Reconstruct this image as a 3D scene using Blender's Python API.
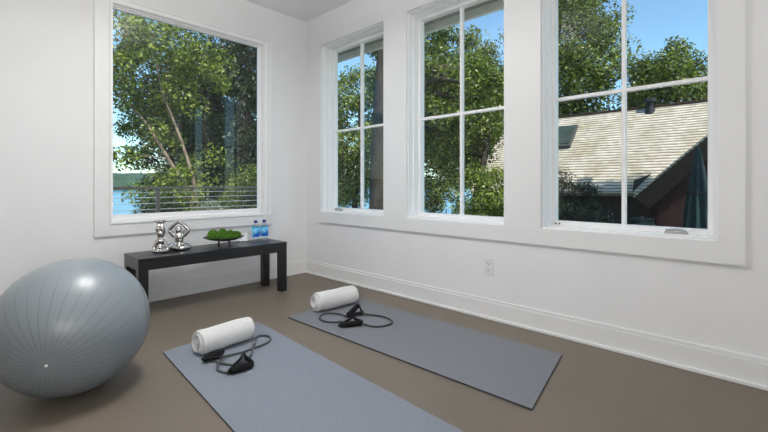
import bpy, bmesh, math, random
import numpy as np
from mathutils import Vector, Matrix, Quaternion

for o in list(bpy.data.objects):
    bpy.data.objects.remove(o, do_unlink=True)
SC = bpy.context.scene
COL = SC.collection
PI = math.pi

# ------------------------------------------------------------------ camera
cam_d = bpy.data.cameras.new('camera')
cam = bpy.data.objects.new('camera', cam_d)
COL.objects.link(cam)
cam.location = (-2.53, -3.56, 0.93)
cam.rotation_euler = (PI/2, 0, -math.atan2(0.724, 0.690))
cam_d.sensor_width = 36.0
cam_d.lens = 36.0*401/768
cam_d.shift_y = -31/768
cam_d.clip_start = 0.05
cam_d.clip_end = 3000
SC.camera = cam

# ------------------------------------------------------------------ world, sun, lamps, exposure
W = bpy.data.worlds.new('sky')
SC.world = W
W.use_nodes = True
wt = W.node_tree
sky = wt.nodes.new('ShaderNodeTexSky')
sky.sky_type = 'NISHITA'
sky.sun_disc = False
sky.sun_elevation = math.radians(52)
sky.sun_rotation = math.radians(197)
sky.altitude = 0
sky.air_density = 1.0
sky.dust_density = 0.4
sky.ozone_density = 1.5
bg = wt.nodes['Background']
bg.inputs['Strength'].default_value = 0.24
tint = wt.nodes.new('ShaderNodeMix')
tint.data_type = 'RGBA'
tint.blend_type = 'MULTIPLY'
tint.inputs[0].default_value = 1.0
tint.inputs[7].default_value = (0.82, 1.0, 1.0, 1)
wt.links.new(sky.outputs[0], tint.inputs[6])
wt.links.new(tint.outputs[2], bg.inputs['Color'])

def lamp(name, kind, loc, power, rot=(0, 0, 0), size=None, color=(1, 1, 1), angle=None):
    d = bpy.data.lights.new(name, kind)
    d.energy = power
    d.color = color
    if kind == 'AREA':
        d.shape = 'RECTANGLE'
        d.size, d.size_y = size
    if angle:
        d.angle = angle
    o = bpy.data.objects.new(name, d)
    COL.objects.link(o)
    o.location = loc
    o.rotation_euler = rot
    return o

sunvec = Vector((0.26, 0.72, -0.98))
sun = lamp('sun', 'SUN', (0, 0, 30), 5.6, color=(1.0, 0.95, 0.86), angle=math.radians(0.6))
sun.rotation_euler = sunvec.to_track_quat('-Z', 'Y').to_euler()
# added fill lights out of view: behind the camera, above the frame, facing up
lamp('back_fill', 'AREA', (-2.05, -6.36, 1.35), 19, (PI/2, 0, 0), (2.6, 2.2), (0.98, 0.99, 1.0))  # added fill panel in front of the solid back wall
lamp('overhead_fill', 'AREA', (-1.75, -1.62, 2.34), 16, (0, 0, 0), (0.34, 0.34), (1.0, 0.985, 0.965))  # added overhead fill facing down, no fixture
for lx, ly, lz, pw, dr in ((-1.75, -1.62, 2.36, 30, (0, 0, 1)), (-3.05, -3.6, 0.95, 22, (0.52, 0.52, 0.70)), (-2.2, -4.7, 1.05, 8, (0, 0, 1))):
    up = lamp('up_fill', 'AREA', (lx, ly, lz), pw, size=(0.4, 0.4) if lz > 2 else (0.8, 0.8), color=(1.0, 0.985, 0.965))  # added fill aimed upward to brighten ceiling and walls, no fixture
    up.rotation_euler = Vector(dr).to_track_quat('-Z', 'Y').to_euler()

vs = SC.view_settings
vs.view_transform = 'Standard'
vs.look = 'None'
vs.gamma = 1.0
vs.use_curve_mapping = False
vs.exposure = 0.0

# ------------------------------------------------------------------ helpers: objects
def tag(o, label, cat, group=None):
    o['label'] = label
    o['category'] = cat
    if group:
        o['group'] = group
    return o

def thing(name, label, cat, loc, group=None):
    o = bpy.data.objects.new(name, None)
    o.empty_display_size = 0.05
    COL.objects.link(o)
    o.location = loc
    return tag(o, label, cat, group)

def wloc(o):
    v = Vector((0, 0, 0))
    while o is not None:
        v += o.location
        o = o.parent
    return v

class MB:
    """collects shapes for one mesh, world coordinates"""
    def __init__(s):
        s.v = []
        s.f = []
    def add(s, verts, faces):
        n = len(s.v)
        s.v += [tuple(v) for v in verts]
        s.f += [tuple(i+n for i in f) for f in faces]
        return s
    def box(s, x0, x1, y0, y1, z0, z1):
        x0, x1 = sorted((x0, x1)); y0, y1 = sorted((y0, y1)); z0, z1 = sorted((z0, z1))
        return s.add([(x0,y0,z0),(x1,y0,z0),(x1,y1,z0),(x0,y1,z0),(x0,y0,z1),(x1,y0,z1),(x1,y1,z1),(x0,y1,z1)],
                     [(0,3,2,1),(4,5,6,7),(0,1,5,4),(1,2,6,5),(2,3,7,6),(3,0,4,7)])
    def prism(s, poly, d):
        """planar polygon pushed along vector d"""
        n = len(poly)
        p = [Vector(q) for q in poly]
        d = Vector(d)
        fs = [tuple(range(n))[::-1], tuple(range(n, 2*n))]
        fs += [(i, (i+1) % n, n+(i+1) % n, n+i) for i in range(n)]
        return s.add(p+[q+d for q in p], fs)
    def tube(s, path, r, n=10, closed=False, flat=1.0):
        p = [Vector(q) for q in path]
        m = len(p)
        rad = r if isinstance(r, (list, tuple)) else [r]*m
        T = []
        for i in range(m):
            a = p[(i-1) % m] if (closed or i > 0) else p[0]
            b = p[(i+1) % m] if (closed or i < m-1) else p[m-1]
            d = b-a
            T.append(d.normalized() if d.length > 1e-9 else Vector((0, 0, 1)))
        u = T[0].orthogonal().normalized()
        vs_, fs = [], []
        for i in range(m):
            u = (u-T[i]*u.dot(T[i]))
            u = u.normalized() if u.length > 1e-6 else T[i].orthogonal().normalized()
            w = T[i].cross(u)
            for k in range(n):
                a = 2*PI*k/n
                vs_.append(p[i]+u*math.cos(a)*rad[i]+w*math.sin(a)*rad[i]*flat)
        for i in range(m if closed else m-1):
            j = (i+1) % m
            for k in range(n):
                fs.append((i*n+k, i*n+(k+1) % n, j*n+(k+1) % n, j*n+k))
        if not closed:
            fs.append(tuple(range(n))[::-1])
            fs.append(tuple(range((m-1)*n, m*n)))
        return s.add(vs_, fs)
    def lathe(s, prof, c, n=32, cap=True):
        """prof: (radius, height) list, turned about the vertical through c"""
        vs_, fs = [], []
        for r, z in prof:
            for k in range(n):
                a = 2*PI*k/n
                vs_.append((c[0]+r*math.cos(a), c[1]+r*math.sin(a), c[2]+z))
        for i in range(len(prof)-1):
            for k in range(n):
                fs.append((i*n+k, i*n+(k+1) % n, (i+1)*n+(k+1) % n, (i+1)*n+k))
        if cap:
            fs.append(tuple(range(n))[::-1])
            fs.append(tuple(range((len(prof)-1)*n, len(prof)*n)))
        return s.add(vs_, fs)
    def ball(s, c, r, n=16, m=10):
        rx, ry, rz = r if isinstance(r, (tuple, list)) else (r, r, r)
        vs_ = [(c[0], c[1], c[2]-rz)]
        for i in range(1, m):
            t = -PI/2+PI*i/m
            for k in range(n):
                a = 2*PI*k/n
                vs_.append((c[0]+rx*math.cos(t)*math.cos(a), c[1]+ry*math.cos(t)*math.sin(a), c[2]+rz*math.sin(t)))
        vs_.append((c[0], c[1], c[2]+rz))
        fs = [(0, 1+(k+1) % n, 1+k) for k in range(n)]
        for i in range(m-2):
            for k in range(n):
                a = 1+i*n
                fs.append((a+k, a+(k+1) % n, a+n+(k+1) % n, a+n+k))
        t = len(vs_)-1
        a = 1+(m-2)*n
        fs += [(a+k, a+(k+1) % n, t) for k in range(n)]
        return s.add(vs_, fs)
    def ring(s, axis, a0, a1, b0, b1, d0, d1, wa, wb0=None, wb1=None, wa1=None):
        """picture frame: outer rectangle a0..a1 x b0..b1 (b vertical), depth d0..d1; axis = 'x' or 'y' is the depth axis"""
        wb0 = wa if wb0 is None else wb0
        wb1 = wa if wb1 is None else wb1
        wa1 = wa if wa1 is None else wa1
        def bx(p0, p1, q0, q1):
            if axis == 'x':
                s.box(d0, d1, p0, p1, q0, q1)
            else:
                s.box(p0, p1, d0, d1, q0, q1)
        bx(a0, a0+wa, b0, b1)
        bx(a1-wa1, a1, b0, b1)
        bx(a0+wa, a1-wa1, b0, b0+wb0)
        bx(a0+wa, a1-wa1, b1-wb1, b1)
        return s
    def build(s, name, mat, parent=None, smooth=False, bevel=0, seg=2, sub=0):
        off = wloc(parent) if parent is not None else Vector((0, 0, 0))
        me = bpy.data.meshes.new(name)
        me.from_pydata([(v[0]-off.x, v[1]-off.y, v[2]-off.z) for v in s.v], [], s.f)
        me.update()
        me.materials.append(mat)
        if smooth:
            me.polygons.foreach_set('use_smooth', [True]*len(me.polygons))
        o = bpy.data.objects.new(name, me)
        COL.objects.link(o)
        if parent is not None:
            o.parent = parent
        if bevel:
            b = o.modifiers.new('bevel', 'BEVEL')
            b.width = bevel
            b.segments = seg
            b.limit_method = 'ANGLE'
            b.angle_limit = math.radians(40)
        if sub:
            b = o.modifiers.new('sub', 'SUBSURF')
            b.levels = b.render_levels = sub
        return o

def struct(o):
    o['kind'] = 'structure'
    return o

def spline(pts, n=8, closed=False):
    """Catmull-Rom through the points"""
    P = [Vector(p) for p in pts]
    m = len(P)
    out = []
    for i in range(m if closed else m-1):
        p0 = P[(i-1) % m] if (closed or i > 0) else P[0]*2-P[1]
        p1, p2 = P[i], P[(i+1) % m]
        p3 = P[(i+2) % m] if (closed or i < m-2) else P[-1]*2-P[-2]
        for k in range(n):
            t = k/n
            out.append(0.5*((2*p1)+(p2-p0)*t+(2*p0-5*p1+4*p2-p3)*t*t+(3*p1-p0-3*p2+p3)*t**3))
    if not closed:
        out.append(P[-1])
    return out

# ------------------------------------------------------------------ helpers: materials
def newmat(name):
    m = bpy.data.materials.new(name)
    m.use_nodes = True
    nt = m.node_tree
    return m, nt, nt.nodes['Principled BSDF']

def mat(name, col, rough=0.5, metal=0.0, var=0.06, scale=20, bump=0.0, bscale=200, spec=0.5, coat=0.0, stretch=None):
    m, nt, b = newmat(name)
    tc = nt.nodes.new('ShaderNodeTexCoord')
    src = tc.outputs['Object']
    if stretch:
        mp = nt.nodes.new('ShaderNodeMapping')
        mp.inputs['Scale'].default_value = stretch
        nt.links.new(src, mp.inputs[0])
        src = mp.outputs[0]
    n = nt.nodes.new('ShaderNodeTexNoise')
    n.inputs['Scale'].default_value = scale
    n.inputs['Detail'].default_value = 4
    nt.links.new(src, n.inputs['Vector'])
    r = nt.nodes.new('ShaderNodeValToRGB')
    c = Vector(col)
    lo = c*(1-var); hi = c*(1+var)
    r.color_ramp.elements[0].position = 0.3
    r.color_ramp.elements[1].position = 0.7
    r.color_ramp.elements[0].color = (*lo, 1)
    r.color_ramp.elements[1].color = (*[min(1, q) for q in hi], 1)
    nt.links.new(n.outputs['Fac'], r.inputs['Fac'])
    nt.links.new(r.outputs['Color'], b.inputs['Base Color'])
    b.inputs['Roughness'].default_value = rough
    b.inputs['Metallic'].default_value = metal
    b.inputs['Specular IOR Level'].default_value = spec
    b.inputs['Coat Weight'].default_value = coat
    if bump:
        n2 = nt.nodes.new('ShaderNodeTexNoise')
        n2.inputs['Scale'].default_value = bscale
        n2.inputs['Detail'].default_value = 3
        nt.links.new(src, n2.inputs['Vector'])
        bp = nt.nodes.new('ShaderNodeBump')
        bp.inputs['Strength'].default_value = bump
        bp.inputs['Distance'].default_value = 0.01
        nt.links.new(n2.outputs['Fac'], bp.inputs['Height'])
        nt.links.new(bp.outputs['Normal'], b.inputs['Normal'])
    return m

def glass_mat(name, tint=(0.97, 0.99, 0.985), ior=1.5):
    m, nt, b = newmat(name)
    nt.nodes.remove(b)
    out = nt.nodes['Material Output']
    tr = nt.nodes.new('ShaderNodeBsdfTransparent')
    tr.inputs[0].default_value = (*tint, 1)
    gl = nt.nodes.new('ShaderNodeBsdfGlossy')
    gl.inputs['Roughness'].default_value = 0.0
    fr = nt.nodes.new('ShaderNodeFresnel')
    fr.inputs['IOR'].default_value = ior
    geo = nt.nodes.new('ShaderNodeNewGeometry')
    # use the facing IOR on both faces of the pane so the sheet does not totally reflect inside
    inv = nt.nodes.new('ShaderNodeMix')
    inv.data_type = 'FLOAT'
    nt.links.new(geo.outputs['Backfacing'], inv.inputs[0])
    inv.inputs[2].default_value = ior
    inv.inputs[3].default_value = 1.0/ior
    nt.links.new(inv.outputs[0], fr.inputs['IOR'])
    mx = nt.nodes.new('ShaderNodeMixShader')
    nt.links.new(fr.outputs[0], mx.inputs[0])
    nt.links.new(tr.outputs[0], mx.inputs[1])
    nt.links.new(gl.outputs[0], mx.inputs[2])
    nt.links.new(mx.outputs[0], out.inputs['Surface'])
    return m

def leaf_mat(name, cols, trans=0.35):
    m, nt, b = newmat(name)
    nt.nodes.remove(b)
    out = nt.nodes['Material Output']
    geo = nt.nodes.new('ShaderNodeNewGeometry')
    r = nt.nodes.new('ShaderNodeValToRGB')
    el = r.color_ramp.elements
    el[0].color = (*cols[0], 1)
    el[1].color = (*cols[-1], 1)
    for i, c in enumerate(cols[1:-1]):
        e = el.new((i+1)/(len(cols)-1))
        e.color = (*c, 1)
    nt.links.new(geo.outputs['Random Per Island'], r.inputs['Fac'])
    d = nt.nodes.new('ShaderNodeBsdfDiffuse')
    t = nt.nodes.new('ShaderNodeBsdfTranslucent')
    g = nt.nodes.new('ShaderNodeBsdfGlossy')
    g.inputs['Roughness'].default_value = 0.45
    nt.links.new(r.outputs[0], d.inputs[0])
    nt.links.new(r.outputs[0], t.inputs[0])
    mx = nt.nodes.new('ShaderNodeMixShader')
    mx.inputs[0].default_value = trans
    nt.links.new(d.outputs[0], mx.inputs[1])
    nt.links.new(t.outputs[0], mx.inputs[2])
    m2 = nt.nodes.new('ShaderNodeMixShader')
    m2.inputs[0].default_value = 0.05
    nt.links.new(mx.outputs[0], m2.inputs[1])
    nt.links.new(g.outputs[0], m2.inputs[2])
    nt.links.new(m2.outputs[0], out.inputs['Surface'])
    return m

M = {}
M['wall'] = mat('wall_paint', (0.84, 0.84, 0.845), 0.75, var=0.012, scale=3, bump=0.02, bscale=160)
M['ceiling'] = mat('ceiling_paint', (0.90, 0.90, 0.90), 0.85, var=0.01, scale=3)
M['trim'] = mat('trim_paint', (0.83, 0.83, 0.83), 0.4, var=0.008, scale=5)
M['sash'] = mat('sash_paint', (0.92, 0.92, 0.92), 0.35, var=0.008, scale=5)
M['glass'] = glass_mat('pane_glass', ior=1.27)
M['glass_big'] = glass_mat('picture_pane_glass', ior=1.46)
M['black_wood'] = mat('black_stained_wood', (0.010, 0.011, 0.013), 0.32, var=0.35, scale=14, stretch=(1, 12, 12), bump=0.05, bscale=40)
M['chrome'] = mat('silver_plating', (0.60, 0.58, 0.55), 0.10, 1.0, var=0.06, scale=40)
M['dark_metal'] = mat('dark_bronze', (0.035, 0.035, 0.037), 0.32, 0.7, var=0.2, scale=30)
M['towel'] = mat('terry_towel', (0.90, 0.90, 0.89), 0.95, var=0.03, scale=60, bump=0.9, bscale=220, spec=0.1)
M['foam'] = mat('black_foam', (0.008, 0.008, 0.009), 0.8, var=0.2, scale=80, bump=0.15, bscale=300, spec=0.2)
M['webbing'] = mat('black_webbing', (0.010, 0.010, 0.011), 0.7, var=0.25, scale=150, spec=0.2)
M['rubber'] = mat('rubber_tube', (0.028, 0.033, 0.032), 0.38, var=0.15, scale=60)
M['rubber_grey'] = mat('grey_rubber_tube', (0.075, 0.085, 0.085), 0.34, var=0.15, scale=60)
M['mat_a'] = mat('blue_grey_foam_mat', (0.222, 0.245, 0.288), 0.72, var=0.07, scale=90, bump=0.25, bscale=420, spec=0.35)
M['mat_b'] = mat('slate_foam_mat', (0.200, 0.208, 0.232), 0.72, var=0.07, scale=90, bump=0.25, bscale=420, spec=0.35)
M['mat_edge'] = mat('dark_mat_edge', (0.035, 0.038, 0.042), 0.8)
M['moss'] = leaf_mat('moss', [(0.04, 0.14, 0.01), (0.14, 0.36, 0.03), (0.36, 0.62, 0.08)], 0.35)
M['outlet'] = mat('outlet_plastic', (0.80, 0.80, 0.81), 0.35, var=0.01)
M['slot'] = mat('socket_slot', (0.10, 0.10, 0.11), 0.6)
M['white_plug'] = mat('white_plug', (0.85, 0.85, 0.84), 0.4)
M['cloth'] = mat('white_cloth', (0.82, 0.83, 0.84), 0.9, var=0.03)
M['cap'] = mat('blue_cap', (0.012, 0.02, 0.22), 0.35)
M['bottle'] = glass_mat('clear_bottle', (0.90, 0.95, 0.98), 1.45)
M['bark_pale'] = mat('pale_bark', (0.30, 0.215, 0.155), 0.9, var=0.4, scale=9, bump=0.5, bscale=25, stretch=(1, 1, 0.35))
M['bark'] = mat('dark_bark', (0.055, 0.042, 0.032), 0.95, var=0.4, scale=9, bump=0.5, bscale=25, stretch=(1, 1, 0.3))
M['steel'] = mat('cable_steel', (0.55, 0.56, 0.55), 0.35, 0.6)
M['rail'] = mat('rail_brown', (0.06, 0.055, 0.05), 0.5, 0.2)
M['deck'] = mat('deck_boards', (0.22, 0.19, 0.16), 0.8, var=0.2, scale=4, stretch=(1, 10, 1))
M['fascia'] = mat('fascia_taupe', (0.78, 0.77, 0.72), 0.6)
M['soffit'] = mat('soffit_taupe', (0.42, 0.38, 0.32), 0.7, var=0.1)
M['dark_board'] = mat('dark_brown_board', (0.040, 0.020, 0.010), 0.8, var=0.3, scale=6, stretch=(1, 1, 6))
M['teal'] = mat('dark_teal_canvas', (0.003, 0.026, 0.028), 0.7, var=0.3, scale=4)
M['barrel'] = mat('dark_green_plastic', (0.012, 0.028, 0.022), 0.3, var=0.2, scale=6)
M['skyglass'] = mat('skylight_glass', (0.045, 0.06, 0.04), 0.3, var=0.3, scale=3, spec=0.5)
M['curb'] = mat('skylight_curb', (0.06, 0.065, 0.06), 0.5)
M['iron'] = mat('black_iron', (0.012, 0.012, 0.013), 0.5)
M['yoke'] = M['iron']

def carpet():
    m, nt, b = newmat('taupe_carpet')
    tc = nt.nodes.new('ShaderNodeTexCoord')
    n1 = nt.nodes.new('ShaderNodeTexNoise'); n1.inputs['Scale'].default_value = 300; n1.inputs['Detail'].default_value = 3
    n2 = nt.nodes.new('ShaderNodeTexNoise'); n2.inputs['Scale'].default_value = 2.2; n2.inputs['Detail'].default_value = 3
    for n in (n1, n2):
        nt.links.new(tc.outputs['Object'], n.inputs['Vector'])
    r1 = nt.nodes.new('ShaderNodeValToRGB')
    r1.color_ramp.elements[0].position = 0.32; r1.color_ramp.elements[1].position = 0.68
    r1.color_ramp.elements[0].color = (0.122, 0.098, 0.074, 1); r1.color_ramp.elements[1].color = (0.212, 0.176, 0.138, 1)
    nt.links.new(n1.outputs['Fac'], r1.inputs['Fac'])
    r2 = nt.nodes.new('ShaderNodeValToRGB')
    r2.color_ramp.elements[0].position = 0.3; r2.color_ramp.elements[1].position = 0.7
    r2.color_ramp.elements[0].color = (0.92, 0.92, 0.92, 1); r2.color_ramp.elements[1].color = (1.06, 1.05, 1.04, 1)
    nt.links.new(n2.outputs['Fac'], r2.inputs['Fac'])
    mx = nt.nodes.new('ShaderNodeMix'); mx.data_type = 'RGBA'; mx.blend_type = 'MULTIPLY'
    mx.inputs[0].default_value = 1
    nt.links.new(r1.outputs[0], mx.inputs[6]); nt.links.new(r2.outputs[0], mx.inputs[7])
    nt.links.new(mx.outputs[2], b.inputs['Base Color'])
    b.inputs['Roughness'].default_value = 0.5
    b.inputs['Specular IOR Level'].default_value = 0.6
    bp = nt.nodes.new('ShaderNodeBump'); bp.inputs['Strength'].default_value = 0.2; bp.inputs['Distance'].default_value = 0.003
    nt.links.new(n1.outputs['Fac'], bp.inputs['Height'])
    nt.links.new(bp.outputs['Normal'], b.inputs['Normal'])
    return m
M['carpet'] = carpet()

def shingles(name, dark, light):
    m, nt, b = newmat(name)
    tc = nt.nodes.new('ShaderNodeTexCoord')
    sep = nt.nodes.new('ShaderNodeSeparateXYZ')
    nt.links.new(tc.outputs['Object'], sep.inputs[0])
    cmb = nt.nodes.new('ShaderNodeCombineXYZ')
    mu = nt.nodes.new('ShaderNodeMath'); mu.operation = 'MULTIPLY'; mu.inputs[1].default_value = 1.43
    nt.links.new(sep.outputs['Z'], mu.inputs[0])
    nt.links.new(sep.outputs['Y'], cmb.inputs['X'])
    nt.links.new(mu.outputs[0], cmb.inputs['Y'])
    def mth(op, p, q=None):
        n_ = nt.nodes.new('ShaderNodeMath'); n_.operation = op
        for i, w_ in enumerate((p, q)):
            if w_ is None:
                continue
            if isinstance(w_, (int, float)):
                n_.inputs[i].default_value = w_
            else:
                nt.links.new(w_, n_.inputs[i])
        return n_.outputs[0]
    wob = nt.nodes.new('ShaderNodeTexNoise'); wob.inputs['Scale'].default_value = 2.5; wob.inputs['Detail'].default_value = 3
    nt.links.new(cmb.outputs[0], wob.inputs['Vector'])
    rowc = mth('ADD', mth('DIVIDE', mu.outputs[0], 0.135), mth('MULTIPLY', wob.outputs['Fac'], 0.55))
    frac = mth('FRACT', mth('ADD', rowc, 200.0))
    rowid = mth('FLOOR', rowc)
    # single shakes: a cell number per row and per width, looked up in white noise
    sh = nt.nodes.new('ShaderNodeCombineXYZ')
    wrow = nt.nodes.new('ShaderNodeTexWhiteNoise'); wrow.noise_dimensions = '1D'
    nt.links.new(rowid, wrow.inputs['W'])
    nt.links.new(mth('FLOOR', mth('ADD', mth('DIVIDE', sep.outputs['Y'], 0.16), mth('MULTIPLY', wrow.outputs['Value'], 7.0))), sh.inputs['X'])
    nt.links.new(rowid, sh.inputs['Y'])
    wn = nt.nodes.new('ShaderNodeTexWhiteNoise'); wn.noise_dimensions = '2D'
    nt.links.new(sh.outputs[0], wn.inputs['Vector'])
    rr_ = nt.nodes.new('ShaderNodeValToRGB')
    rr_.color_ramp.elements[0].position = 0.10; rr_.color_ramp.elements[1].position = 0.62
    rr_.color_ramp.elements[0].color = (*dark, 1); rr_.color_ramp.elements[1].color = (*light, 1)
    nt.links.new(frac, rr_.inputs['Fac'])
    vv = nt.nodes.new('ShaderNodeValToRGB')
    vv.color_ramp.elements[0].color = (0.86, 0.84, 0.80, 1); vv.color_ramp.elements[1].color = (1.10, 1.10, 1.10, 1)
    nt.links.new(wn.outputs['Value'], vv.inputs['Fac'])
    m0 = nt.nodes.new('ShaderNodeMix'); m0.data_type = 'RGBA'; m0.blend_type = 'MULTIPLY'; m0.inputs[0].default_value = 1
    nt.links.new(rr_.outputs[0], m0.inputs[6]); nt.links.new(vv.outputs[0], m0.inputs[7])
    n = nt.nodes.new('ShaderNodeTexNoise'); n.inputs['Scale'].default_value = 1.3; n.inputs['Detail'].default_value = 6
    nt.links.new(tc.outputs['Object'], n.inputs['Vector'])
    r = nt.nodes.new('ShaderNodeValToRGB')
    r.color_ramp.elements[0].position = 0.3; r.color_ramp.elements[1].position = 0.6
    r.color_ramp.elements[0].color = (0.78, 0.77, 0.68, 1); r.color_ramp.elements[1].color = (1, 1, 1, 1)
    nt.links.new(n.outputs['Fac'], r.inputs['Fac'])
    mx = nt.nodes.new('ShaderNodeMix'); mx.data_type = 'RGBA'; mx.blend_type = 'MULTIPLY'; mx.inputs[0].default_value = 1
    nt.links.new(m0.outputs[2], mx.inputs[6]); nt.links.new(r.outputs[0], mx.inputs[7])
    nt.links.new(mx.outputs[2], b.inputs['Base Color'])
    b.inputs['Roughness'].default_value = 0.95
    b.inputs['Specular IOR Level'].default_value = 0.15
    bp = nt.nodes.new('ShaderNodeBump'); bp.inputs['Strength'].default_value = 0.4; bp.inputs['Distance'].default_value = 0.02
    nt.links.new(frac, bp.inputs['Height']); bp.invert = True
    nt.links.new(bp.outputs['Normal'], b.inputs['Normal'])
    return m
M['shingle'] = shingles('weathered_shingles', (0.13, 0.105, 0.075), (0.68, 0.60, 0.50))

def boards(name, col, period=0.18):
    m, nt, b = newmat(name)
    tc = nt.nodes.new('ShaderNodeTexCoord')
    wv = nt.nodes.new('ShaderNodeTexWave'); wv.wave_type = 'BANDS'; wv.bands_direction = 'Y'; wv.wave_profile = 'SAW'
    wv.inputs['Scale'].default_value = 0.314/period
    wv.inputs['Distortion'].default_value = 0.2
    nt.links.new(tc.outputs['Object'], wv.inputs['Vector'])
    r = nt.nodes.new('ShaderNodeValToRGB')
    r.color_ramp.elements[0].position = 0.0; r.color_ramp.elements[1].position = 0.12
    r.color_ramp.elements[0].color = (*[0.35*c for c in col], 1); r.color_ramp.elements[1].color = (*col, 1)
    nt.links.new(wv.outputs['Fac'], r.inputs['Fac'])
    nt.links.new(r.outputs[0], b.inputs['Base Color'])
    b.inputs['Roughness'].default_value = 0.8
    return m
M['red_board'] = boards('dark_red_boards', (0.040, 0.010, 0.009))
M['brown_board'] = boards('brown_wall_boards', (0.05, 0.035, 0.025))

def ball_mat():
    m, nt, b = newmat('grey_vinyl_ball')
    tc = nt.nodes.new('ShaderNodeTexCoord')
    sep = nt.nodes.new('ShaderNodeSeparateXYZ')
    nt.links.new(tc.outputs['Object'], sep.inputs[0])
    def mth(op, a, c=None, d=None):
        n = nt.nodes.new('ShaderNodeMath'); n.operation = op
        for i, q in enumerate((a, c, d)):
            if q is None:
                continue
            if isinstance(q, (int, float)):
                n.inputs[i].default_value = q
            else:
                nt.links.new(q, n.inputs[i])
        return n.outputs[0]
    ang = mth('ARCTAN2', sep.outputs['Y'], sep.outputs['X'])
    fr = mth('FRACT', mth('ADD', mth('MULTIPLY', ang, 34/(2*PI)), 100.0))
    dist = mth('ABSOLUTE', mth('SUBTRACT', fr, 0.5))                 # 0 at the groove
    rad = mth('SQRT', mth('ADD', mth('MULTIPLY', sep.outputs['X'], sep.outputs['X']), mth('MULTIPLY', sep.outputs['Y'], sep.outputs['Y'])))
    metres = mth('MULTIPLY', mth('MULTIPLY', dist, rad), 2*PI/34)
    line = mth('SUBTRACT', 1.0, mth('MINIMUM', mth('DIVIDE', metres, 0.0026), 1.0))
    az = mth('ABSOLUTE', sep.outputs['Z'])
    band = mth('MULTIPLY', mth('MINIMUM', mth('MAXIMUM', mth('MULTIPLY', mth('SUBTRACT', az, 0.055), 14.0), 0.0), 1.0),
               mth('MINIMUM', mth('MAXIMUM', mth('MULTIPLY', mth('SUBTRACT', rad, 0.03), 25.0), 0.0), 1.0))
    g = mth('MULTIPLY', line, band)
    n = nt.nodes.new('ShaderNodeTexNoise'); n.inputs['Scale'].default_value = 6; n.inputs['Detail'].default_value = 3
    nt.links.new(tc.outputs['Object'], n.inputs['Vector'])
    r = nt.nodes.new('ShaderNodeValToRGB')
    r.color_ramp.elements[0].color = (0.215, 0.245, 0.265, 1); r.color_ramp.elements[1].color = (0.245, 0.275, 0.295, 1)
    nt.links.new(n.outputs['Fac'], r.inputs['Fac'])
    mx = nt.nodes.new('ShaderNodeMix'); mx.data_type = 'RGBA'
    nt.links.new(mth('MULTIPLY', g, 0.42), mx.inputs[0])
    nt.links.new(r.outputs[0], mx.inputs[6]); mx.inputs[7].default_value = (0.07, 0.085, 0.095, 1)
    nt.links.new(mx.outputs[2], b.inputs['Base Color'])
    b.inputs['Roughness'].default_value = 0.34
    b.inputs['Specular IOR Level'].default_value = 0.6
    bp = nt.nodes.new('ShaderNodeBump'); bp.inputs['Strength'].default_value = 0.15; bp.inputs['Distance'].default_value = 0.002
    bp.invert = True
    nt.links.new(g, bp.inputs['Height']); nt.links.new(bp.outputs['Normal'], b.inputs['Normal'])
    return m
M['ball'] = ball_mat()

def label_mat():
    m, nt, b = newmat('blue_bottle_label')
    tc = nt.nodes.new('ShaderNodeTexCoord')
    n = nt.nodes.new('ShaderNodeTexNoise'); n.inputs['Scale'].default_value = 26; n.inputs['Detail'].default_value = 1
    nt.links.new(tc.outputs['Object'], n.inputs['Vector'])
    sep = nt.nodes.new('ShaderNodeSeparateXYZ'); nt.links.new(tc.outputs['Object'], sep.inputs[0])
    ad = nt.nodes.new('ShaderNodeMath'); ad.operation = 'MULTIPLY_ADD'
    nt.links.new(sep.outputs['Z'], ad.inputs[0]); ad.inputs[1].default_value = 4.5
    nt.links.new(n.outputs['Fac'], ad.inputs[2])
    r = nt.nodes.new('ShaderNodeValToRGB')
    e = r.color_ramp.elements
    e[0].position = 0.62; e[0].color = (0.01, 0.13, 0.75, 1)
    e[1].position = 1.0; e[1].color = (0.02, 0.45, 0.75, 1)
    q = e.new(0.84); q.color = (0.02, 0.32, 0.85, 1)
    q = e.new(0.93); q.color = (0.35, 0.72, 0.90, 1)
    nt.links.new(ad.outputs[0], r.inputs['Fac'])
    nt.links.new(r.outputs[0], b.inputs['Base Color'])
    b.inputs['Roughness'].default_value = 0.35
    return m
M['bottle_label'] = label_mat()

def water_mat():
    m, nt, b = newmat('lake_water')
    tc = nt.nodes.new('ShaderNodeTexCoord')
    mp = nt.nodes.new('ShaderNodeMapping'); mp.inputs['Scale'].default_value = (0.5, 1.4, 1)
    nt.links.new(tc.outputs['Object'], mp.inputs[0])
    n = nt.nodes.new('ShaderNodeTexNoise'); n.inputs['Scale'].default_value = 0.8; n.inputs['Detail'].default_value = 6
    nt.links.new(mp.outputs[0], n.inputs['Vector'])
    bp = nt.nodes.new('ShaderNodeBump'); bp.inputs['Strength'].default_value = 0.35; bp.inputs['Distance'].default_value = 0.15
    nt.links.new(n.outputs['Fac'], bp.inputs['Height'])
    nt.links.new(bp.outputs['Normal'], b.inputs['Normal'])
    b.inputs['Base Color'].default_value = (0.05, 0.22, 0.36, 1)
    b.inputs['Roughness'].default_value = 0.25
    return m
M['water'] = water_mat()
M['ground'] = mat('grass_and_soil', (0.055, 0.075, 0.025), 0.95, var=0.4, scale=1.5, bump=0.4, bscale=12)
M['hills'] = mat('far_shore_woods', (0.045, 0.085, 0.055), 0.95, var=0.4, scale=0.08, bump=0.5, bscale=0.4)

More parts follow.
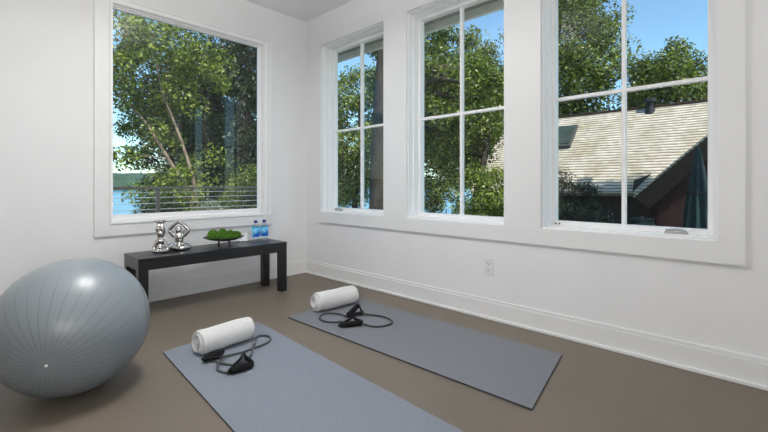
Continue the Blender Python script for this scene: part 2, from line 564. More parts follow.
# ------------------------------------------------------------------ room shell
CEIL = 2.67
X0, X1, Y0, Y1 = -4.7, 0.0, -6.4, 0.0        # room interior
TW = 0.19                                    # wall thickness
SILL, HEAD = 0.655, 2.352
OPEN = [(-1.162, -0.280), (-2.283, -1.420), (-3.392, -2.531)]   # right wall openings (y)
PW = (-1.772, -0.522, 0.640, 2.290)           # picture window opening in the left wall (x0, x1, z0, z1)

struct(MB().box(X0-0.2, X1+TW, Y0-0.2, Y1+TW, -0.15, 0).build('floor', M['carpet']))
struct(MB().box(X0-0.2, X1+TW, Y0-0.2, Y1+TW, CEIL, CEIL+0.2).build('ceiling', M['ceiling']))
w = MB()
w.box(0, TW, Y0, Y1+TW, 0, SILL)
w.box(0, TW, Y0, Y1+TW, HEAD, CEIL)
ys = [Y1+TW] + [v for a, b in OPEN for v in (b, a)] + [Y0]
for i in range(0, len(ys), 2):
    w.box(0, TW, ys[i+1], ys[i], SILL, HEAD)
struct(w.build('wall_right', M['wall']))
w = MB()
for d0, d1, ex in ((0, 0.045, 0.0), (0.045, TW, 0.16)):        # the opening widens behind the window frame
    xa, xb, zb = PW[0]-ex, PW[1]+ex, min(CEIL-0.1, PW[3]+ex)
    w.box(X0, 0, d0, d1, 0, PW[2]).box(X0, 0, d0, d1, zb, CEIL)
    w.box(X0, xa, d0, d1, PW[2], zb).box(xb, 0, d0, d1, PW[2], zb)
struct(w.build('wall_left', M['wall']))
struct(MB().box(X0-0.2, X0, Y0-0.2, Y1+TW, 0, CEIL).build('wall_near', M['wall']))
struct(MB().box(X0, X1+TW, Y0-0.2, Y0, 0, CEIL).build('wall_back', M['wall']))

# baseboards with shoe moulding and a cap step
def baseboard(name, axis, a0, a1, sgn, at):
    b = MB()
    for d, z0, z1 in ((0.016, 0.0, 0.118), (0.011, 0.118, 0.138), (0.028, 0.0, 0.018)):
        if axis == 'x':
            b.box(a0, a1, at, at+sgn*d, z0, z1)
        else:
            b.box(at, at+sgn*d, a0, a1, z0, z1)
    return struct(b.build(name, M['trim'], bevel=0.003))
baseboard('baseboard_left', 'x', X0, X1, -1, 0)
baseboard('baseboard_right', 'y', Y0, Y1-0.028, -1, 0)
baseboard('baseboard_back', 'x', X0, X1-0.028, 1, Y0)
baseboard('baseboard_near', 'y', Y0+0.028, Y1-0.028, 1, X0)

# flat casing round the three windows (one painted surround), and the picture window casing
c = MB()
cy0, cy1, cz0, cz1 = -3.490, -0.205, 0.553, 2.452
CT = -0.022
c.box(CT, 0, cy0, cy1, cz0, SILL).box(CT, 0, cy0, cy1, HEAD, cz1)
ys = [cy1] + [v for a, b in OPEN for v in (b, a)] + [cy0]
for i in range(0, len(ys), 2):
    c.box(CT, 0, ys[i+1], ys[i], SILL, HEAD)
struct(c.build('trim_1', M['trim']))
c = MB()
c.ring('y', PW[0]-0.10, PW[1]+0.098, 0.548, 2.347, -0.020, 0, 0.10, 0.092, 0.057, 0.098)
struct(c.build('trim_2', M['trim'], bevel=0.002))
c = MB()
c.ring('y', PW[0]-0.004, PW[1]+0.050, PW[2]-0.004, 2.325, -0.028, -0.019, 0.018, 0.018, 0.03, 0.03)
c.ring('y', PW[0]-0.004, PW[1]+0.090, PW[2]-0.004, 2.345, -0.026, -0.019, 0.014, 0.014, 0.012, 0.016)
struct(c.build('trim_3', M['sash'], bevel=0.002))

# windows
def win_root(name, loc):
    o = bpy.data.objects.new(name, None)
    COL.objects.link(o)
    o.location = loc
    return struct(o)

# window_1: the picture window
r = win_root('window_1', ((PW[0]+PW[1])/2, 0.03, PW[2]))
f = MB().ring('y', PW[0], PW[1], PW[2], PW[3], -0.005, 0.045, 0.010, 0.030, 0.012, 0.016)
f.ring('y', PW[0], PW[1], PW[2], PW[3], 0.012, 0.044, 0.016, 0.064, 0.022, 0.028)
f.build('window_frame', M['sash'], r, bevel=0.003)
MB().box(PW[0]+0.015, PW[1]-0.025, 0.035, 0.041, PW[2]+0.06, PW[3]-0.02).build('window_glass', M['glass_big'], r)

GX = 0.148
for k, (a, b) in enumerate(OPEN):
    r = win_root('window_%d' % (k+2), (GX, (a+b)/2, SILL))
    f = MB()
    f.ring('x', a, b, SILL, HEAD, -0.004, 0.18, 0.010)                       # jamb liner
    f.ring('x', a, b, SILL, HEAD, 0.055, 0.175, 0.022, 0.016, 0.018)         # stop
    f.build('window_frame', M['sash'], r, bevel=0.002)
    s_ = MB().ring('x', a+0.014, b-0.014, SILL+0.008, HEAD-0.010, 0.112, 0.172, 0.036, 0.036, 0.036, 0.026)
    s_.build('sash', M['sash'], r, bevel=0.003)
    ya, yb = a+0.046, b-0.036
    m_ = MB()
    ym = (ya+yb)/2
    m_.box(0.132, 0.166, ym-0.011, ym+0.011, SILL+0.04, HEAD-0.04)
    m_.box(0.133, 0.165, ya, yb, 1.485-0.011, 1.485+0.011)
    m_.build('muntin', M['sash'], r, bevel=0.003)
    MB().box(GX, GX+0.005, ya-0.005, yb+0.005, SILL+0.04, HEAD-0.04).build('window_glass', M['glass'], r)
    if k != 1:                                                              # folding crank handles
        yc = -3.215 if k == 2 else -0.45
        h = MB()
        h.box(0.060, 0.085, yc-0.05, yc+0.05, SILL+0.014, SILL+0.028)
        h.tube(spline([(0.070, yc-0.045, SILL+0.030), (0.066, yc-0.01, SILL+0.040), (0.064, yc+0.045, SILL+0.034)], 6), 0.006, 8)
        h.build('crank_handle', mat('crank_metal', (0.45, 0.45, 0.45), 0.35, 0.6), r, bevel=0.003)
    if k == 2:
        h = MB()
        for q in (0.0, 0.022):
            h.tube([(0.090, b-0.055-q, SILL+0.030), (0.082, b-0.055-q, SILL+0.030)], 0.005, 10)
        h.build('screw_cap', mat('red_brown_screw', (0.12, 0.03, 0.025), 0.4), r)

# our own eave above the right windows, the deck outside the picture window
e = MB().box(TW, 0.70, -7, 1.2, 2.535, 2.58)
struct(e.build('trim_4', M['soffit']))
e = MB().box(0.68, 0.72, -7, 1.2, 2.462, 2.66)
struct(e.build('trim_5', M['fascia']))
struct(MB().box(X0-0.4, 0.74, Y0-0.4, Y1+0.5, 2.90, 2.98).build('roof', M['soffit']))
struct(MB().box(-5, 1.9, TW+0.02, 3.4, -0.22, -0.10).build('deck', M['deck']))

struct(MB().box(TW+0.03, 3.0, -7, 3.0, -1.3, -1.02).build('bounce_slab', mat('pale_bounce_slab', (0.62, 0.60, 0.55), 0.85, var=0.1, scale=5)))  # added unseen slab, bounces sunlight up to the eave

# outlet on the right wall
t = thing('power_outlet', 'white power outlet plate low on the wall under the windows', 'outlet', (0, -2.163, 0.362))
MB().box(-0.007, 0.0005, -2.163-0.037, -2.163+0.037, 0.362-0.058, 0.362+0.058).build('cover_plate', M['outlet'], t, bevel=0.003)
for dz in (-0.022, 0.022):
    so = MB().box(-0.0095, -0.006, -2.163-0.017, -2.163+0.017, 0.362+dz-0.015, 0.362+dz+0.015).build('socket', M['outlet'], t, bevel=0.002)
    s_ = MB()
    for dy in (-0.007, 0.007):
        s_.box(-0.0102, -0.0088, -2.163+dy-0.0016, -2.163+dy+0.0016, 0.362+dz-0.003, 0.362+dz+0.007)
    s_.box(-0.0102, -0.0088, -2.163-0.003, -2.163+0.003, 0.362+dz-0.011, 0.362+dz-0.006)
    s_.build('slot', M['slot'], so)

# ------------------------------------------------------------------ bench
bx0, bx1, by0, by1, bz = -1.718, -0.562, -0.505, -0.155, 0.430
t = thing('bench', 'long black wooden bench standing under the big picture window', 'bench', ((bx0+bx1)/2, (by0+by1)/2, 0))
MB().box(bx0, bx1, by0, by1, bz-0.026, bz).build('seat_board', M['black_wood'], t, bevel=0.003)
LW = 0.062
for px in (bx0+0.001, bx1-LW-0.001):
    for py in (by0+0.001, by1-LW-0.001):
        MB().box(px, px+LW, py, py+LW, 0, bz-0.026).build('leg', M['black_wood'], t, bevel=0.003)
for py in (by0+0.002, by1-0.027):
    MB().box(bx0+LW, bx1-LW, py, py+0.025, bz-0.084, bz-0.026).build('apron', M['black_wood'], t, bevel=0.002)
for px in (bx0+0.002, bx1-0.027):
    MB().box(px, px+0.025, by0+LW, by1-LW, bz-0.084, bz-0.026).build('apron', M['black_wood'], t, bevel=0.002)

# two silver figures
def limb(mb, pts, rads, n=12):
    mb.tube(spline(pts, 5), [rads[min(int(i/5), len(rads)-2)]*(1-(i % 5)/5)+rads[min(int(i/5)+1, len(rads)-1)]*((i % 5)/5)
                             if i < 5*(len(rads)-1) else rads[-1] for i in range(5*(len(pts)-1)+1)], n)
    for p, r_ in zip(pts, rads):
        mb.ball(p, r_*1.02, 12, 8)

def figure(mb, name, label, loc, rz, wide=1.0, voxel=0.0028):
    o = mb.build(name, M['chrome'], None, smooth=True)
    o.location = loc
    o.rotation_euler = (0, 0, rz)
    for v_ in o.data.vertices:
        v_.co.x *= wide; v_.co.y *= wide
    q = o.modifiers.new('remesh', 'REMESH'); q.mode = 'VOXEL'; q.voxel_size = voxel; q.use_smooth_shade = True
    q = o.modifiers.new('smooth', 'SMOOTH'); q.iterations = 3; q.factor = 0.5
    return tag(o, label, 'figurine', 'silver figurines on the bench')

FACE = math.atan2(-1.0, -0.63)+PI/2                  # figures face the room (local -y towards camera side)
g = MB()                                              # seated, hands joined overhead
g.ball((0, 0.0, 0.024), (0.072, 0.050, 0.022), 24, 12)
limb(g, [(0.030, 0.015, 0.030), (0.080, -0.020, 0.024), (0.030, -0.056, 0.018), (-0.030, -0.050, 0.018)], [0.027, 0.022, 0.018, 0.013])
limb(g, [(-0.030, 0.015, 0.030), (-0.080, -0.020, 0.024), (-0.030, -0.044, 0.024), (0.028, -0.042, 0.024)], [0.027, 0.022, 0.018, 0.013])
limb(g, [(0, 0.012, 0.035), (0, 0.012, 0.068), (0, 0.008, 0.100)], [0.036, 0.032, 0.038])
g.ball((0, 0.008, 0.112), (0.046, 0.027, 0.017), 18, 10)
g.tube([(0, 0.004, 0.114), (0, 0.002, 0.140)], 0.014, 12)
g.ball((0, -0.001, 0.156), (0.029, 0.028, 0.030), 18, 12)
g.ball((0, -0.029, 0.153), (0.005, 0.006, 0.006), 8, 6)
for s in (-1, 1):
    limb(g, [(s*0.040, 0.008, 0.114), (s*0.072, 0.008, 0.152), (s*0.040, 0.004, 0.187), (s*0.005, 0.002, 0.213)], [0.019, 0.016, 0.014, 0.011])
figure(g, 'seated_figurine', 'silver seated figurine with arms joined in a diamond overhead on the bench', (-1.385, -0.285, 0.4305), FACE, 0.93)
g = MB()                                              # upside down: head and forearms on the base, feet flared at the top
g.ball((0, 0, 0.014), (0.056, 0.048, 0.014), 24, 8)
g.ball((0, -0.010, 0.040), (0.027, 0.028, 0.030), 18, 12)
for s in (-1, 1):
    limb(g, [(s*0.014, -0.044, 0.016), (s*0.058, -0.004, 0.020), (s*0.034, 0.012, 0.078)], [0.013, 0.017, 0.019])
limb(g, [(0, 0.006, 0.060), (0, 0.004, 0.088), (0, 0.004, 0.118), (0, 0.000, 0.146)], [0.024, 0.037, 0.029, 0.037])
for s in (-1, 1):
    limb(g, [(s*0.014, 0.0, 0.146), (s*0.017, -0.012, 0.180), (s*0.009, 0.002, 0.214)], [0.027, 0.024, 0.016])
    limb(g, [(s*0.009, 0.002, 0.214), (s*0.016, -0.004, 0.226), (s*0.040, -0.012, 0.236)], [0.015, 0.016, 0.008])
g.ball((0, -0.004, 0.228), (0.030, 0.018, 0.010), 18, 8)
figure(g, 'upright_figurine', 'tall narrow silver figurine with a flared top, left end of the bench', (-1.527, -0.330, 0.4305), FACE, 0.80)

# low footed dish with moss balls
dc = (-1.040, -0.310, bz)
t = thing('footed_dish', 'dark shallow footed dish holding green moss balls on the bench', 'dish', dc)
MB().lathe([(0.0, 0.040), (0.05, 0.040), (0.105, 0.050), (0.150, 0.066), (0.158, 0.070), (0.158, 0.074), (0.148, 0.072), (0.103, 0.056), (0.05, 0.047), (0.0, 0.046)],
           dc, 48, False).build('bowl', M['dark_metal'], t, smooth=True)
for a in (0.4, 0.4+PI/2, 0.4+PI, 0.4+1.5*PI):
    x, y = dc[0]+0.058*math.cos(a), dc[1]+0.058*math.sin(a)
    MB().tube([(x, y, bz), (x, y, bz+0.008), (x*0.98+dc[0]*0.02, y*0.98+dc[1]*0.02, bz+0.045)], [0.008, 0.0055, 0.0065], 10).build('leg', M['dark_metal'], t)

def moss_mesh(seed, R=0.038):
    rng = np.random.default_rng(seed)
    n = 1100
    d = rng.normal(size=(n, 3)); d /= np.linalg.norm(d, axis=1)[:, None]
    lump = 1+0.07*np.sin(5*d[:, 0]+seed)+0.06*np.sin(6*d[:, 1]+2*seed)
    p = d*(R*lump)[:, None]
    tdir = rng.normal(size=(n, 3)); tdir -= d*(tdir*d).sum(1)[:, None]; tdir /= np.linalg.norm(tdir, axis=1)[:, None]
    up = d+0.7*rng.normal(size=(n, 3)); up /= np.linalg.norm(up, axis=1)[:, None]
    L, Wd = 0.009, 0.0032
    V = np.stack([p-d*0.004-tdir*Wd*0.6, p-d*0.004+tdir*Wd*0.6, p+up*L*0.6+tdir*Wd, p+up*L, p+up*L*0.6-tdir*Wd], 1).reshape(-1, 3)
    g = MB().ball((0, 0, 0), R*0.97, 20, 14)
    nv = len(g.v)
    g.v += [tuple(q) for q in V]
    g.f += [(nv+5*i, nv+5*i+1, nv+5*i+2, nv+5*i+3, nv+5*i+4) for i in range(n)]
    return g
moss0 = moss_mesh(3).build('moss_ball', M['moss'])
spots = [(-0.112, -0.030, 0.0, 0.74, 'small green moss ball at the left rim of the dark dish'),
         (-0.062, -0.092, 0.0, 0.82, 'green moss ball at the front left of the dark dish'),
         (-0.072, 0.052, 0.0, 1.12, 'large green moss ball standing high at the back left of the dish'),
         (0.012, -0.108, 0.0, 0.80, 'green moss ball at the front middle rim of the dark dish'),
         (-0.020, -0.022, 0.0, 0.92, 'green moss ball in the middle of the dark dish'),
         (0.078, -0.062, 0.0, 0.94, 'green moss ball front right in the dark dish'),
         (0.020, 0.074, 0.0, 1.15, 'large green moss ball standing high at the back middle of the dish'),
         (0.118, 0.012, 0.0, 0.74, 'small green moss ball at the right rim of the dark dish'),
         (0.095, 0.088, 0.0, 0.84, 'green moss ball at the back right rim, nearest the bottles')]
for i, (dx, dy, dz, sc, lab) in enumerate(spots):
    o = moss0 if i == 0 else moss0.copy()
    if i:
        COL.objects.link(o)
    sc *= 0.86
    rr = math.hypot(dx, dy)
    zb = 0.047+0.010*min(1, max(0, rr-0.05)/0.055)
    o.scale = (sc, sc, sc*0.92)
    o.location = (dc[0]+dx, dc[1]+dy, bz+zb+0.036*sc+dz)
    o.rotation_euler = (0.7*i, 1.1*i, 1.9*i)
    tag(o, lab, 'moss ball', 'moss balls in the dish')

# crumpled white cloth behind the dish
nx, ny = 18, 14
rng = random.Random(5)
vs_, fs = [], []
for j in range(ny+1):
    for i in range(nx+1):
        u, v = i/nx, j/ny
        h = math.sin(PI*u)**0.8*math.sin(PI*v)**0.8
        z = 0.003+0.086*h*(0.75+0.25*math.sin(9*u+4*v))*(0.85+0.15*math.sin(13*v-5*u))
        vs_.append((-0.855+0.100*u+0.01*math.sin(7*v), -0.222+0.062*v+0.008*math.sin(8*u), bz+z))
for j in range(ny):
    for i in range(nx):
        a = j*(nx+1)+i
        fs.append((a, a+1, a+nx+2, a+nx+1))
o = MB().add(vs_, fs).build('cloth_napkin', M['cloth'], smooth=True)
q = o.modifiers.new('solid', 'SOLIDIFY'); q.thickness = 0.003; q.offset = 1
tag(o, 'small crumpled white cloth on the bench behind the moss dish', 'cloth')

# water bottles
def bottle(x, y, label, rz):
    c = (x, y, bz)
    t = thing('water_bottle', label, 'bottle', c, 'water bottles on the bench')
    MB().lathe([(0.020, 0.002), (0.029, 0.0), (0.0350, 0.006), (0.0350, 0.03), (0.0340, 0.034), (0.0340, 0.120), (0.0350, 0.124), (0.031, 0.132),
                (0.024, 0.146), (0.014, 0.158), (0.0125, 0.162), (0.0125, 0.172)], c, 28).build('bottle_body', M['bottle'], t, smooth=True)
    MB().lathe([(0.0346, 0.036), (0.0356, 0.037), (0.0356, 0.122), (0.0346, 0.123)], c, 28, False).build('wrap_label', M['bottle_label'], t, smooth=True)
    MB().lathe([(0.0150, 0.160), (0.0155, 0.162), (0.0155, 0.180), (0.0145, 0.183), (0.0, 0.183)], c, 20, False).build('cap', M['cap'], t, smooth=True)
    return t
bottle(-0.720, -0.245, 'left of two blue labelled water bottles, next to the moss dish', 0)
bottle(-0.628, -0.232, 'right of two blue labelled water bottles, at the bench end', 1)

# ------------------------------------------------------------------ exercise ball
BC = Vector((-2.1816, -1.2840, 0.2969)); BR = 0.2969
pole = Vector((-0.4295, -0.8745, -0.2252)).normalized()
t = thing('exercise_ball', 'big grey inflatable exercise ball on the carpet beside the bench', 'exercise ball', (BC.x, BC.y, 0))
o = MB().ball((0, 0, 0), BR, 96, 64).build('ball_shell', M['ball'], None, smooth=True)
o.parent = t
o.location = (0, 0, BR)
o.rotation_mode = 'QUATERNION'
o.rotation_quaternion = pole.to_track_quat('Z', 'Y')
p = BC+pole*(BR-0.001)
g = MB().tube([p-pole*0.004, p+pole*0.002, p+pole*0.0045, p+pole*0.0052], [0.0062, 0.0062, 0.0045, 0.001], 14)
g.build('plug', M['white_plug'], t, smooth=True)

# ------------------------------------------------------------------ mats
def yoga_mat(name, corners, m, label, th=0.008):
    P = [Vector((x, y, 0.0005)) for x, y in corners]
    c = sum(P, Vector())/4
    g = MB().prism(P, (0, 0, th))
    o = g.build(name, m, None)
    o.data.materials.append(M['mat_edge'])
    for p_ in o.data.polygons:
        if abs(p_.normal.z) < 0.5:
            p_.material_index = 1
    return tag(o, label, 'exercise mat', 'exercise mats on the floor')
yoga_mat('exercise_mat', [(-1.769, -1.149), (-1.876, -2.860), (-1.246, -2.880), (-1.161, -1.084)], M['mat_a'],
         'wide blue grey exercise mat nearest the grey ball, running out of frame')
yoga_mat('exercise_mat', [(-0.964, -1.142), (-0.915, -2.862), (-0.276, -2.754), (-0.310, -1.085)], M['mat_b'],
         'slate grey exercise mat nearest the right wall, both near corners showing')
MT = 0.0086

# ------------------------------------------------------------------ rolled towels
def towel(a, b, R, label, seed, flap):
    a = Vector((a[0], a[1], MT+R)); b = Vector((b[0], b[1], MT+R))
    ax = (b-a); L = ax.length; ax.normalize()
    up = Vector((0, 0, 1)); sd = up.cross(ax).normalized()
    turns, per = 4.2, 40
    nA = int(turns*per)
    th = R/ (turns+0.6)
    prof = []
    for i in range(nA+1):
        f = i/nA
        ang = flap + 2*PI*turns*(1-f)
        ro = th*0.9 + (R-th*0.9)*(1-f)
        prof.append((ang, ro))
    nL = 26
    rng = random.Random(seed)
    ph = [rng.uniform(0, 6.28) for _ in range(6)]
    vs_, fs = [], []
    for j in range(nL+1):
        s = j/nL
        edge = 0.007*(1-min(1, min(s, 1-s)/0.05))**2
        for (ang, ro) in prof:
            turn = (ang-flap)/(2*PI)
            wob = 1+0.018*math.sin(9*s+ph[0]+ang)+0.012*math.sin(17*s+ph[1]+2*ang)
            off = 0.012*math.sin(turn*2.1+ph[2])*(1 if s < 0.5 else -1)*abs(2*s-1)**6
            for inner in (0, 1):
                r_ = (ro-(th*0.86 if inner else 0))*wob-edge*(1-inner)*0.8+edge*inner*0.3
                r_ = max(r_, 0.001)
                y = math.cos(ang)*r_; z = math.sin(ang)*r_
                z = max(z, -R)
                vs_.append(a+ax*(s*L+off)+sd*y+up*z)
    K = 2*(nA+1)
    for j in range(nL):
        for i in range(nA):
            p0 = j*K+2*i; q0 = (j+1)*K+2*i
            fs.append((p0, q0, q0+2, p0+2))
            fs.append((p0+1, p0+3, q0+3, q0+1))
        fs.append((j*K, j*K+1, (j+1)*K+1, (j+1)*K))
        e = 2*nA
        fs.append((j*K+e, (j+1)*K+e, (j+1)*K+e+1, j*K+e+1))
    for j in (0, nL):
        for i in range(nA):
            p0 = j*K+2*i
            fs.append((p0, p0+2, p0+3, p0+1) if j == 0 else (p0, p0+1, p0+3, p0+2))
    o = MB().add(vs_, fs).build('rolled_towel', M['towel'], None, smooth=True)
    return tag(o, label, 'towel', 'rolled white towels')
towel((-1.655, -1.338), (-1.345, -1.312), 0.071, 'rolled white towel on the blue grey mat nearest the grey ball', 1, -1.9)
towel((-0.775, -1.192), (-0.408, -1.222), 0.073, 'rolled white towel on the slate mat by the right wall', 2, -2.25)

# ------------------------------------------------------------------ resistance bands
def band(label, tubes, handles, m, loc):
    t = thing('resistance_band', label, 'resistance band', (loc[0], loc[1], MT), 'resistance bands on the mats')
    g = MB()
    for pts in tubes:
        g.tube(spline([(x, y, MT+z) for x, y, z in pts], 8), 0.0062, 10)
    g.build('band_tube', m, t, smooth=True)
    for ga, gb, ring in handles:                       # grip ends and the ring where the straps meet
        ga = Vector((ga[0], ga[1], MT+ga[2])); gb = Vector((gb[0], gb[1], MT+gb[2])); ring = Vector((ring[0], ring[1], MT+ring[2]))
        ax = (gb-ga).normalized()
        e = bpy.data.objects.new('handle', None)
        COL.objects.link(e); e.parent = t
        e.location = (ga+gb)/2-wloc(t)
        L = (gb-ga).length
        ps = [ga+ax*(L*q) for q in (0, 0.04, 0.10, 0.28, 0.5, 0.72, 0.90, 0.96, 1)]
        MB().tube(ps, [0.013, 0.0175, 0.0155, 0.0175, 0.0182, 0.0175, 0.0155, 0.0175, 0.013], 16).build('grip', M['foam'], e, smooth=True)
        mid = (ga+gb)/2
        pth = spline([ga-ax*0.002, ga-ax*0.014+(ring-ga)*0.12, ga+(ring-ga)*0.62, ring, gb+(ring-gb)*0.62, gb+ax*0.014+(ring-gb)*0.12, gb+ax*0.002], 6)
        MB().tube(pth, 0.0130, 10, False, 0.5).build('strap', M['webbing'], e, smooth=True)
        MB().ball(ring, (0.012, 0.012, 0.010), 12, 8).build('ring', M['rubber'], e, smooth=True)
    return t
Z = 0.0065
band('black resistance band with two foam handles on the slate mat by the right wall',
     [[(-0.700, -1.450, 0.012), (-0.690, -1.380, Z), (-0.712, -1.315, Z), (-0.768, -1.288, Z), (-0.830, -1.324, Z), (-0.857, -1.381, Z), (-0.846, -1.444, Z), (-0.790, -1.515, 0.012)],
      [(-0.590, -1.480, 0.012), (-0.545, -1.550, Z), (-0.516, -1.634, Z), (-0.532, -1.722, Z), (-0.575, -1.765, Z), (-0.651, -1.763, Z), (-0.701, -1.718, Z), (-0.722, -1.655, 0.012)]],
     [((-0.690, -1.462, 0.020), (-0.555, -1.415, 0.045), (-0.585, -1.500, 0.018)), ((-0.855, -1.578, 0.020), (-0.735, -1.640, 0.020), (-0.715, -1.540, 0.028))],
     M['rubber'], (-0.69, -1.53))
band('grey tubed resistance band with black triangular handle on the mat nearest the ball',
     [[(-1.578, -1.475, 0.012), (-1.504, -1.480, Z), (-1.412, -1.481, Z), (-1.316, -1.464, Z), (-1.268, -1.425, Z), (-1.256, -1.368, Z), (-1.285, -1.335, Z), (-1.322, -1.350, Z), (-1.350, -1.402, Z), (-1.403, -1.465, 0.016), (-1.458, -1.548, Z), (-1.535, -1.600, Z), (-1.595, -1.575, Z), (-1.630, -1.500, 0.012)],
      [(-1.600, -1.500, 0.012), (-1.640, -1.545, Z), (-1.660, -1.600, Z), (-1.640, -1.660, Z), (-1.600, -1.675, 0.014)]],
     [((-1.668, -1.455, 0.020), (-1.575, -1.440, 0.022), (-1.600, -1.495, 0.020)), ((-1.634, -1.680, 0.019), (-1.535, -1.690, 0.019), (-1.500, -1.545, 0.022))],
     M['rubber_grey'], (-1.53, -1.50))

# ------------------------------------------------------------------ outdoors: land, water
def heightfield(name, xs, ys, fn, m):
    vs_ = [(x, y, fn(x, y)) for y in ys for x in xs]
    nx = len(xs)
    fs = [(j*nx+i, j*nx+i+1, (j+1)*nx+i+1, (j+1)*nx+i) for j in range(len(ys)-1) for i in range(nx-1)]
    return struct(MB().add(vs_, fs).build(name, m, smooth=True))
def gz(x, y):
    z = -1.2-0.22*max(0, y-6.5)-0.10*max(0, x-24)
    return max(z, -7)+0.04*math.sin(x*1.3)*math.cos(y*1.1)
heightfield('ground', [-14+1.5*i for i in range(56)], [-20+1.5*i for i in range(48)], gz, M['ground'])
struct(MB().add([(-900, 14, -4.5), (1500, 14, -4.5), (1500, 1500, -4.5), (-900, 1500, -4.5)], [(0, 1, 2, 3)]).build('lake', M['water']))
hx = [-700+14*i for i in range(140)]
g = MB()
rows = [(430, -5), (440, 6), (470, 10), (520, 13)]
rg = random.Random(9)
vs_ = []
for (d, z) in rows:
    for x in hx:
        vs_.append((x, d+25*math.sin(x*0.01), z+(0 if z < 0 else 2.2*math.sin(x*0.021+d)+rg.uniform(-1.2, 1.2))))
n = len(hx)
g.add(vs_, [(j*n+i, j*n+i+1, (j+1)*n+i+1, (j+1)*n+i) for j in range(3) for i in range(n-1)])
struct(g.build('far_shore', M['hills'], smooth=True))

# deck railing with steel cables
t = thing('deck_railing', 'dark deck railing with thin steel cables outside the picture window', 'railing', (-0.9, 3.2, -0.10))
MB().box(-4.2, 1.7, 3.165, 3.235, 0.862, 0.905).build('top_rail', M['rail'], t, bevel=0.005)
for x in (-4.15, -2.3, -0.47, 1.65):
    MB().box(x-0.025, x+0.025, 3.175, 3.225, -0.10, 0.863).build('post', M['rail'], t, bevel=0.003)
for z in (0.02, 0.11, 0.20, 0.29, 0.38, 0.47, 0.56, 0.65, 0.74, 0.82):
    MB().tube([(-4.15, 3.2, z), (1.65, 3.2, z)], 0.0045, 8).build('cable', M['steel'], t)

# ------------------------------------------------------------------ outdoors: trees and shrubs
def foliage(name, centers, radii, per, size, m, parent, seed, aspect=0.5, flat=0.5, droop=0.0):
    """leaves of one plant as one mesh: per leaves round each clump centre"""
    rng = np.random.default_rng(seed)
    C_ = np.repeat(np.asarray(centers, float), per, 0)
    R_ = np.repeat(np.asarray(radii, float), per)
    n = len(C_)
    d = rng.normal(size=(n, 3)); d /= np.linalg.norm(d, axis=1)[:, None]
    rr = rng.random(n)**0.45
    p = C_+d*(R_*rr)[:, None]*np.array([1, 1, 0.75])
    nrm = d*0.6+rng.normal(size=(n, 3))*0.7+np.array([0, -0.1, 0.7]); nrm /= np.linalg.norm(nrm, axis=1)[:, None]
    a = rng.normal(size=(n, 3)); a[:, 2] -= droop
    a -= nrm*(a*nrm).sum(1)[:, None]; a /= np.linalg.norm(a, axis=1)[:, None]
    b = np.cross(nrm, a)
    L = (size*rng.uniform(0.6, 1.25, n))[:, None]
    V = np.stack([p-a*L*0.5, p+b*L*aspect*0.5-a*L*0.05, p+a*L*0.5+nrm*L*0.05, p-b*L*aspect*0.5-a*L*0.05], 1).reshape(-1, 3)
    off = np.array(wloc(parent))
    V = V-off
    me = bpy.data.meshes.new(name)
    me.vertices.add(4*n); me.vertices.foreach_set('co', V.astype(np.float32).ravel())
    me.loops.add(4*n); me.loops.foreach_set('vertex_index', np.arange(4*n, dtype=np.int32))
    me.polygons.add(n); me.polygons.foreach_set('loop_start', np.arange(0, 4*n, 4, dtype=np.int32))
    me.update(calc_edges=True)
    me.materials.append(m)
    o = bpy.data.objects.new(name, me)
    COL.objects.link(o); o.parent = parent
    return o

def clumps(rng, c, rad, n, shell=0.45):
    out = []
    while len(out) < n:
        d = Vector((rng.gauss(0, 1), rng.gauss(0, 1), rng.gauss(0, 1)))
        if d.length < 1e-3:
            continue
        d.normalize()
        r_ = rng.uniform(shell**3, 1)**(1/3)
        out.append((c[0]+d.x*rad[0]*r_, c[1]+d.y*rad[1]*r_, c[2]+d.z*rad[2]*r_))
    return out

TREEGROUP = 'trees outside the windows'
def tree(label, base, crown, rad, m, bark, seed, nclump=60, per=170, crad=0.6, leaf=0.16, trunk_r=0.16, trunks=None, twigs=26, name='tree', cat='tree', extra=None, droop=0.0, shell=0.45, group=TREEGROUP):
    rng = random.Random(seed)
    t = thing(name, label, cat, base, group)
    cl = clumps(rng, crown, rad, nclump, shell)
    if extra:
        cl += extra
    if trunks is None:
        top = Vector(crown)+Vector((rng.uniform(-.3, .3), rng.uniform(-.3, .3), rad[2]*0.55))
        b0 = Vector(base)
        trunks = [[tuple(b0-Vector((0, 0, 0.1))), tuple(b0.lerp(top, 0.3)+Vector((rng.uniform(-.2, .2), rng.uniform(-.2, .2), 0))),
                   tuple(b0.lerp(top, 0.65)+Vector((rng.uniform(-.3, .3), rng.uniform(-.3, .3), 0))), tuple(top)]]
    g = MB()
    samples = []
    for tr in trunks:
        sp = spline(tr, 6)
        n = len(sp)
        rs = [trunk_r*(1-0.8*i/(n-1))+0.01 for i in range(n)]
        g.tube(sp, rs, 9)
        samples += [(sp[i], rs[i]) for i in range(int(n*0.25), n)]
    for c in rng.sample(cl, min(twigs, len(cl))):
        c = Vector(c)
        best = min(samples, key=lambda q: (q[0]-c).length+max(0, q[0].z-c.z)*1.2)
        a, r0 = best
        mid = a.lerp(c, 0.5)+Vector((rng.uniform(-.15, .15), rng.uniform(-.15, .15), 0.12))*(a-c).length*0.6
        sp = spline([a, mid, c], 5)
        r0 = max(0.012, r0*0.45)
        g.tube(sp, [r0*(1-0.85*i/(len(sp)-1)) for i in range(len(sp))], 6)
    g.build('trunk', bark, t, smooth=True)
    foliage('foliage', cl, [crad*rng.uniform(0.7, 1.3) for _ in cl], per, leaf, m, t, seed, droop=droop)
    return t

